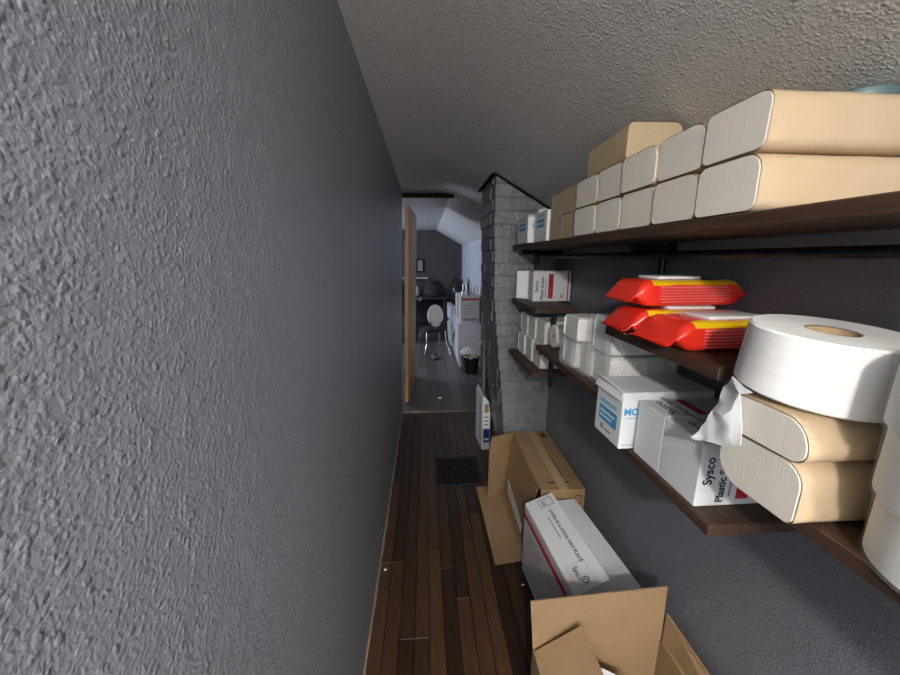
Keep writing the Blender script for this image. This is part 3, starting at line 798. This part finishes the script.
# floor register
t = thing('floor_register', 'dark cast iron floor register set in the wooden floor', 'vent', (.045, 1.945, .001))
W_, D_ = .305, .325
bm = bmesh.new(); box(bm, 0, W_, 0, .022, 0, .006, .002, 1); box(bm, 0, W_, D_ - .022, D_, 0, .006, .002, 1); box(bm, 0, .022, .022, D_ - .022, 0, .006, .002, 1); box(bm, W_ - .022, W_, .022, D_ - .022, 0, .006, .002, 1)
obj('frame', bm, 'cast_iron', t)
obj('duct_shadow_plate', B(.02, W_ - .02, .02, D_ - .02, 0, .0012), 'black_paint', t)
me = None
for i in range(12):
    if me is None:
        o = obj('slat', B(-.003, .003, .022, D_ - .022, .001, .0055), 'cast_iron', t); me = o.data
    else: o = link('slat', me, None, t)
    o.location = (.038 + i * (W_ - .076) / 11, 0, 0)
me = None
for i in range(8):
    if me is None:
        o = obj('cross_bar', B(.022, W_ - .022, -.0035, .0035, .001, .005), 'cast_iron', t); me = o.data
    else: o = link('cross_bar', me, None, t)
    o.location = (0, .05 + i * (D_ - .1) / 7, 0)

# bits of white litter on the boards
for i, (x, y, s, lb) in enumerate(((-.205, 1.36, .006, 'tiny white plaster chip on the floor by the left wall'), (.405, 1.24, .006, 'tiny white plaster chip on the floor by the white carton'), (.13, 3.36, .02, 'crumpled pale scrap on the floor just past the threshold'))):
    bm = bmesh.new(); bmesh.ops.create_icosphere(bm, subdivisions=2, radius=s)
    for v in bm.verts: v.co = Vector((v.co.x * (1.2 + .5 * noise.noise(v.co * 90)), v.co.y * .9, v.co.z * .5 + s * .5 + (0 if y < 3 else -.001)))
    tag(obj('paper_scrap' if s > .01 else 'plaster_chip', bm, 'white_paper'), lb, 'litter').location = (x, y, .001)

# white carton bag with blue label leaning by the chimney
t = thing('detergent_carton', 'slim white carton with navy label standing on floor beside the chimney', 'carton', (.398, 2.36, 0))
bm = bmesh.new(); 
prism = [(0, 0), (.062, 0), (.060, .30), (.048, .385), (.008, .43), (0, .40)]
a = [bm.verts.new((x, 0, z + .001)) for x, z in prism]; b = [bm.verts.new((x - .015, .20, z * 1.05 + .001)) for x, z in prism]
bm.faces.new(a); bm.faces.new(b[::-1])
for i in range(6): bm.faces.new((a[i], b[i], b[(i + 1) % 6], a[(i + 1) % 6]))
bmesh.ops.bevel(bm, geom=bm.edges[:], offset=.003, segments=1, affect='EDGES')
obj('body', bm, 'white_card', t)
patch('navy_label', 'label_navy', t, (.012, 0, .06), PX, PZ, .046, .11)
patch('white_label', 'white_paper', t, (.012, 0, .175), PX, PZ, .044, .12)
patch('kraft_handle', 'cardboard', t, (.018, 0, .30), PX, PZ, .030, .065)
patch('small_print', 'white_card', t, (.017, -.0006, .080), PX, PZ, .034, .013)
for k in range(3): patch('small_print', 'label_navy', t, (.017, -.0006, .20 + .03 * k), PX, PZ, .03, .008)

# ------------------------------------------------------------------ the room beyond: furniture
def cabinet(label, x, y, sx, sy, sz, doors):
    c = thing('cabinet', label, 'cabinet', (x, y, 0))
    obj('body', B(0.004, sx, .004, sy, .001, sz - .022), 'white_lacquer', c)
    obj('top_panel', B(-.008, sx, -.008, sy + .004, sz - .021, sz, bev=.002, seg=1), 'white_lacquer', c)
    obj('end_panel', B(.01, sx - .008, -.003, .003, .02, sz - .026), 'white_lacquer', c)
    for i in range(doors):
        a = sy / doors * i + .008; b = sy / doors * (i + 1) - .004
        d = obj('door', B(-.012, .002, a, b, .03, sz - .028, bev=.002, seg=1), 'white_lacquer', c)
        obj('handle', tube(bmesh.new(), [(-.014, b - .04, sz * .55), (-.028, b - .04, sz * .57), (-.028, b - .04, sz * .7), (-.014, b - .04, sz * .72)], .005, 8), 'bin_black', d)
    return c
cabinet('low white cabinet behind the waste bin in the far room', .425, 4.42, .285, .95, .575, 2)
cabinet('low white cabinet farther back along the pale wall', .395, 5.55, .31, .8, .62, 2)
# box of bottles on the cabinet
t = thing('cardboard_box', 'pale box with red stripe on the white cabinet in the far room', 'box', (.445, 4.47, .576))
bm = bmesh.new(); W2, D2, H2 = .245, .26, .355
box(bm, 0, W2, 0, D2, .001, .005); box(bm, 0, .005, 0, D2, .005, H2); box(bm, W2 - .005, W2, 0, D2, .005, H2); box(bm, .005, W2 - .005, 0, .005, .005, H2); box(bm, .005, W2 - .005, D2 - .005, D2, .005, H2)
obj('carton', bm, 'chair_pale', t)
patch('red_stripe', 'ink_red', t, (.01, 0, H2 - .06), PX, PZ, W2 - .02, .026)
patch('printed_panel', 'ink_grey', t, (.03, 0, .03), PX, PZ, W2 - .05, .03)
for k in range(4): patch('small_print', 'ink_grey', t, (.04, 0, .12 + .035 * k), PX, PZ, .15 - .02 * (k % 2), .006)
def bottle(label, x, y, z, r, h, m):
    o = obj('spray_can', lathe(bmesh.new(), [(0, 0), (r, 0), (r, h * .72), (r * .8, h * .80), (r * .42, h * .83), (r * .42, h), (0, h)], 18), m, smooth=.7)
    o.location = (x, y, z); return tag(o, label, 'can', 'cans in the far box')
bottle('silver spray can nearest the hall in the pale box', .485, 4.53, .583, .026, .50, 'steel_can')
bottle('silver spray can in the middle of the pale box', .535, 4.60, .583, .026, .48, 'steel_can')
bottle('darker spray can toward the wall in the pale box', .580, 4.52, .583, .024, .50, 'steel_can')
for lb, a in (('pale rolled sheet leaning out of the box, upright one', (.612, 4.58, .60, .636, 4.60, 1.05)), ('pale rolled sheet leaning out of the box toward the wall', (.640, 4.52, .60, .666, 4.55, 1.04))):
    tag(obj('paper_tube', tube(bmesh.new(), [a[:3], a[3:]], .011, 12), 'chair_pale', smooth=.7), lb, 'paper tube', 'rolled sheets in the far box')
# black bag on the rear cabinet
bm = bmesh.new(); bmesh.ops.create_icosphere(bm, subdivisions=3, radius=.5)
for v in bm.verts: v.co = Vector((v.co.x * .26, v.co.y * .4, max(v.co.z * .52, -.20))) * (1 + .18 * noise.noise(v.co * 4))
mz = min(v.co.z for v in bm.verts)
for v in bm.verts: v.co.z -= mz
o = tag(obj('black_bag', bm, 'bin_black', smooth=True), 'shiny black bag standing on the rear white cabinet', 'bag'); o.location = (.53, 5.85, .622)
o = tag(obj('paper_stack', B(-.05, .05, -.14, .14, 0, .33, bev=.01), 'grey_card'), 'grey paper bag on the white cabinet behind the pale box', 'bag'); o.location = (.49, 5.05, .577)
# waste bin
t = thing('waste_bin', 'black waste bin stuffed with pale paper beside the cabinet', 'bin', (.545, 4.20, 0))
obj('bucket', lathe(bmesh.new(), [(0, .001), (.095, .001), (.118, .235), (.126, .24), (.126, .25), (.112, .25), (.09, .012), (0, .012)], 28), 'bin_black', t, smooth=.6)
bm = bmesh.new(); rings = []
for j in range(7):
    zz = .20 + j * .022; ring = []
    for k in range(32):
        a = 2 * PI * k / 32; rr = (.110, .118, .130, .128, .108, .07, .02)[j] * (1 + .22 * noise.noise(Vector((math.cos(a) * 2.5, math.sin(a) * 2.5, j * .8))))
        ring.append(bm.verts.new((rr * math.cos(a), rr * math.sin(a), zz)))
    rings.append(ring)
for a, b in zip(rings, rings[1:]):
    for k in range(32): bm.faces.new((a[k], a[(k + 1) % 32], b[(k + 1) % 32], b[k]))
bm.faces.new(rings[-1])
obj('bin_liner', bm, 'chair_pale', t)
for i, a in enumerate(((-.06, .02, .3), (.02, -.03, .5), (.05, .05, -.4))):
    q = slab([(-.06, 0, 0), (.06, 0, .02), (.07, .02, .16), (-.05, .02, .13)], .002); rot_bm(q, a[2], 'Y')
    o = tag(obj('waste_sheet', q, 'chair_pale'), ('pale sheet in the bin nearest the hall', 'pale sheet in the middle of the waste bin', 'pale sheet in the bin nearest the wall')[i], 'paper', 'sheets in the bin'); o.location = (.545 + a[0], 4.2 + a[1], .29)
# chair
t = thing('office_chair', 'pale-backed chair with black seat and chrome legs in far room', 'chair', (.10, 5.25, 0), .25)
t.scale = (.8, .8, .8)
obj('seat', B(-.22, .22, -.21, .21, .40, .46, bev=.025), 'dark_cloth', t, smooth=.9)
bm = bmesh.new(); lathe(bm, [(0, -.018), (.12, -.018), (.17, -.010), (.178, 0), (.17, .010), (.12, .018), (0, .018)], 28)
for v in bm.verts: v.co = Vector((v.co.x * .86, v.co.z + .10 * (v.co.x ** 2) * 10 * .12, v.co.y * 1.15 + .72))
rot_bm(bm, -.12, 'X', (0, 0, .5)); bmesh.ops.translate(bm, verts=bm.verts, vec=(0, -.22, 0))
obj('backrest', bm, 'chair_pale', t, smooth=.8)
for sx in (-1, 1):
    obj('leg', tube(bmesh.new(), [(sx * .18, -.20, .43), (sx * .19, -.25, .20), (sx * .25, -.33, .012)], .012, 10), 'chrome', t, smooth=.8)
    obj('leg', tube(bmesh.new(), [(sx * .18, .20, .43), (sx * .2, .24, .20), (sx * .22, .28, .012)], .012, 10), 'chrome', t, smooth=.8)
    obj('back_post', tube(bmesh.new(), [(sx * .1, -.20, .42), (sx * .1, -.235, .62)], .01, 8), 'bin_black', t, smooth=.8)
    obj('armrest', B(sx * .25 - .03, sx * .25 + .03, -.17, .16, .62, .65, bev=.01), 'bin_black', t)
    obj('arm_post', tube(bmesh.new(), [(sx * .25, 0, .63), (sx * .22, 0, .44)], .012, 8), 'bin_black', t)
# desk with clutter
t = thing('desk', 'dark desk against the far wall behind the chair', 'desk', (-.75, 6.25, 0))
obj('desktop', B(0, 1.12, 0, .68, .68, .72, bev=.004, seg=1), 'dark_cloth', t)
for x, y in ((.04, .04), (1.08, .04), (.04, .64), (1.08, .64)): obj('leg', B(x - .025, x + .025, y - .025, y + .025, .001, .68), 'dark_cloth', t)
obj('back_panel', B(.07, 1.05, .60, .62, .15, .68), 'dark_cloth', t)
def lump(name, label, cat, loc, s, m, seed):
    bm = bmesh.new(); bmesh.ops.create_icosphere(bm, subdivisions=3, radius=1)
    for v in bm.verts:
        q = v.co * (1 + .35 * noise.noise(v.co * 1.8 + Vector((seed, 0, 0)))); v.co = Vector((q.x * s[0], q.y * s[1], max(q.z, -.55) * s[2]))
    mz = min(v.co.z for v in bm.verts)
    for v in bm.verts: v.co.z -= mz - .001
    o = tag(obj(name, bm, m, smooth=True), label, cat); o.location = loc; return o
lump('dark_bag', 'dark cloth bag heaped on the desk by the far wall', 'bag', (.14, 6.44, .72), (.22, .15, .17), 'dark_cloth', 3)
lump('jacket', 'dark jacket piled on the desk near the open door', 'jacket', (-.50, 6.55, .72), (.22, .14, .16), 'dark_cloth', 9)
lump('cloth_heap', 'grey cloth heap on the desk beside the open door', 'cloth', (-.19, 6.40, .72), (.08, .06, .13), 'grey_card', 5)
o = tag(obj('tan_box', B(0, .30, 0, .16, 0, .11, bev=.003), 'tan_card'), 'small tan box on the desk by the far wall', 'box'); o.location = (.06, 6.74, .721)
lump('floor_bag', 'dark bag slumped on the floor under the desk', 'bag', (-.33, 5.95, 0), (.18, .2, .3), 'dark_cloth', 17)
lump('slipper', 'dark slate shoe on the floor by the chair leg', 'shoe', (.12, 4.84, 0), (.06, .10, .045), 'slate', 1)
# framed picture and wall ledge
t = thing('picture_frame', 'small black picture frame on the dark far wall', 'picture', (-.085, RY - .004, CZ - .27))
bm = bmesh.new(); box(bm, -.09, .06, -.02, 0, 0, .022); box(bm, -.09, .06, -.02, 0, .228, .25); box(bm, -.09, -.068, -.02, 0, .022, .228); box(bm, .038, .06, -.02, 0, .022, .228)
obj('frame', bm, 'black_paint', t); obj('picture', B(-.068, .038, -.008, -.002, .022, .228), 'ink_grey', t)
o = tag(obj('wall_ledge', B(-.7, .05, -.12, -.001, 0, .02), 'grey_card'), 'narrow grey ledge on the far wall above the desk', 'shelf'); o.location = (0, RY, CZ - .39)

# ------------------------------------------------------------------ hanging bulb behind the photographer
t = thing('ceiling_lamp', 'bare bulb hanging from the passage ceiling behind the viewer', 'lamp', (LAMP.x, LAMP.y, LAMP.z))
zc = CZ + .80 + (LAMP.x - XL) * (-.60 - .0) * .9 - LAMP.z
obj('socket', tube(bmesh.new(), [(0, 0, .055), (0, 0, .115)], .018, 16), 'lamp_base', t)
obj('cord', tube(bmesh.new(), [(0, 0, .11), (0, 0, max(.14, zc))], .004, 8), 'black_paint', t)

t = thing('fill_panel', 'flat white fill light panel added on the sloped ceiling behind the viewer', 'lamp', (FILL_PANEL.x, FILL_PANEL.y, FILL_PANEL.z), 0, None, 0, math.atan(.56))  # added body for the fill light, unseen from the camera
obj('housing', B(-.145, .145, -.29, .29, .008, .030, bev=.003), 'lamp_base', t)
obj('diffuser', B(-.13, .13, -.275, .275, .004, .0075), 'fill_panel_glow', t)
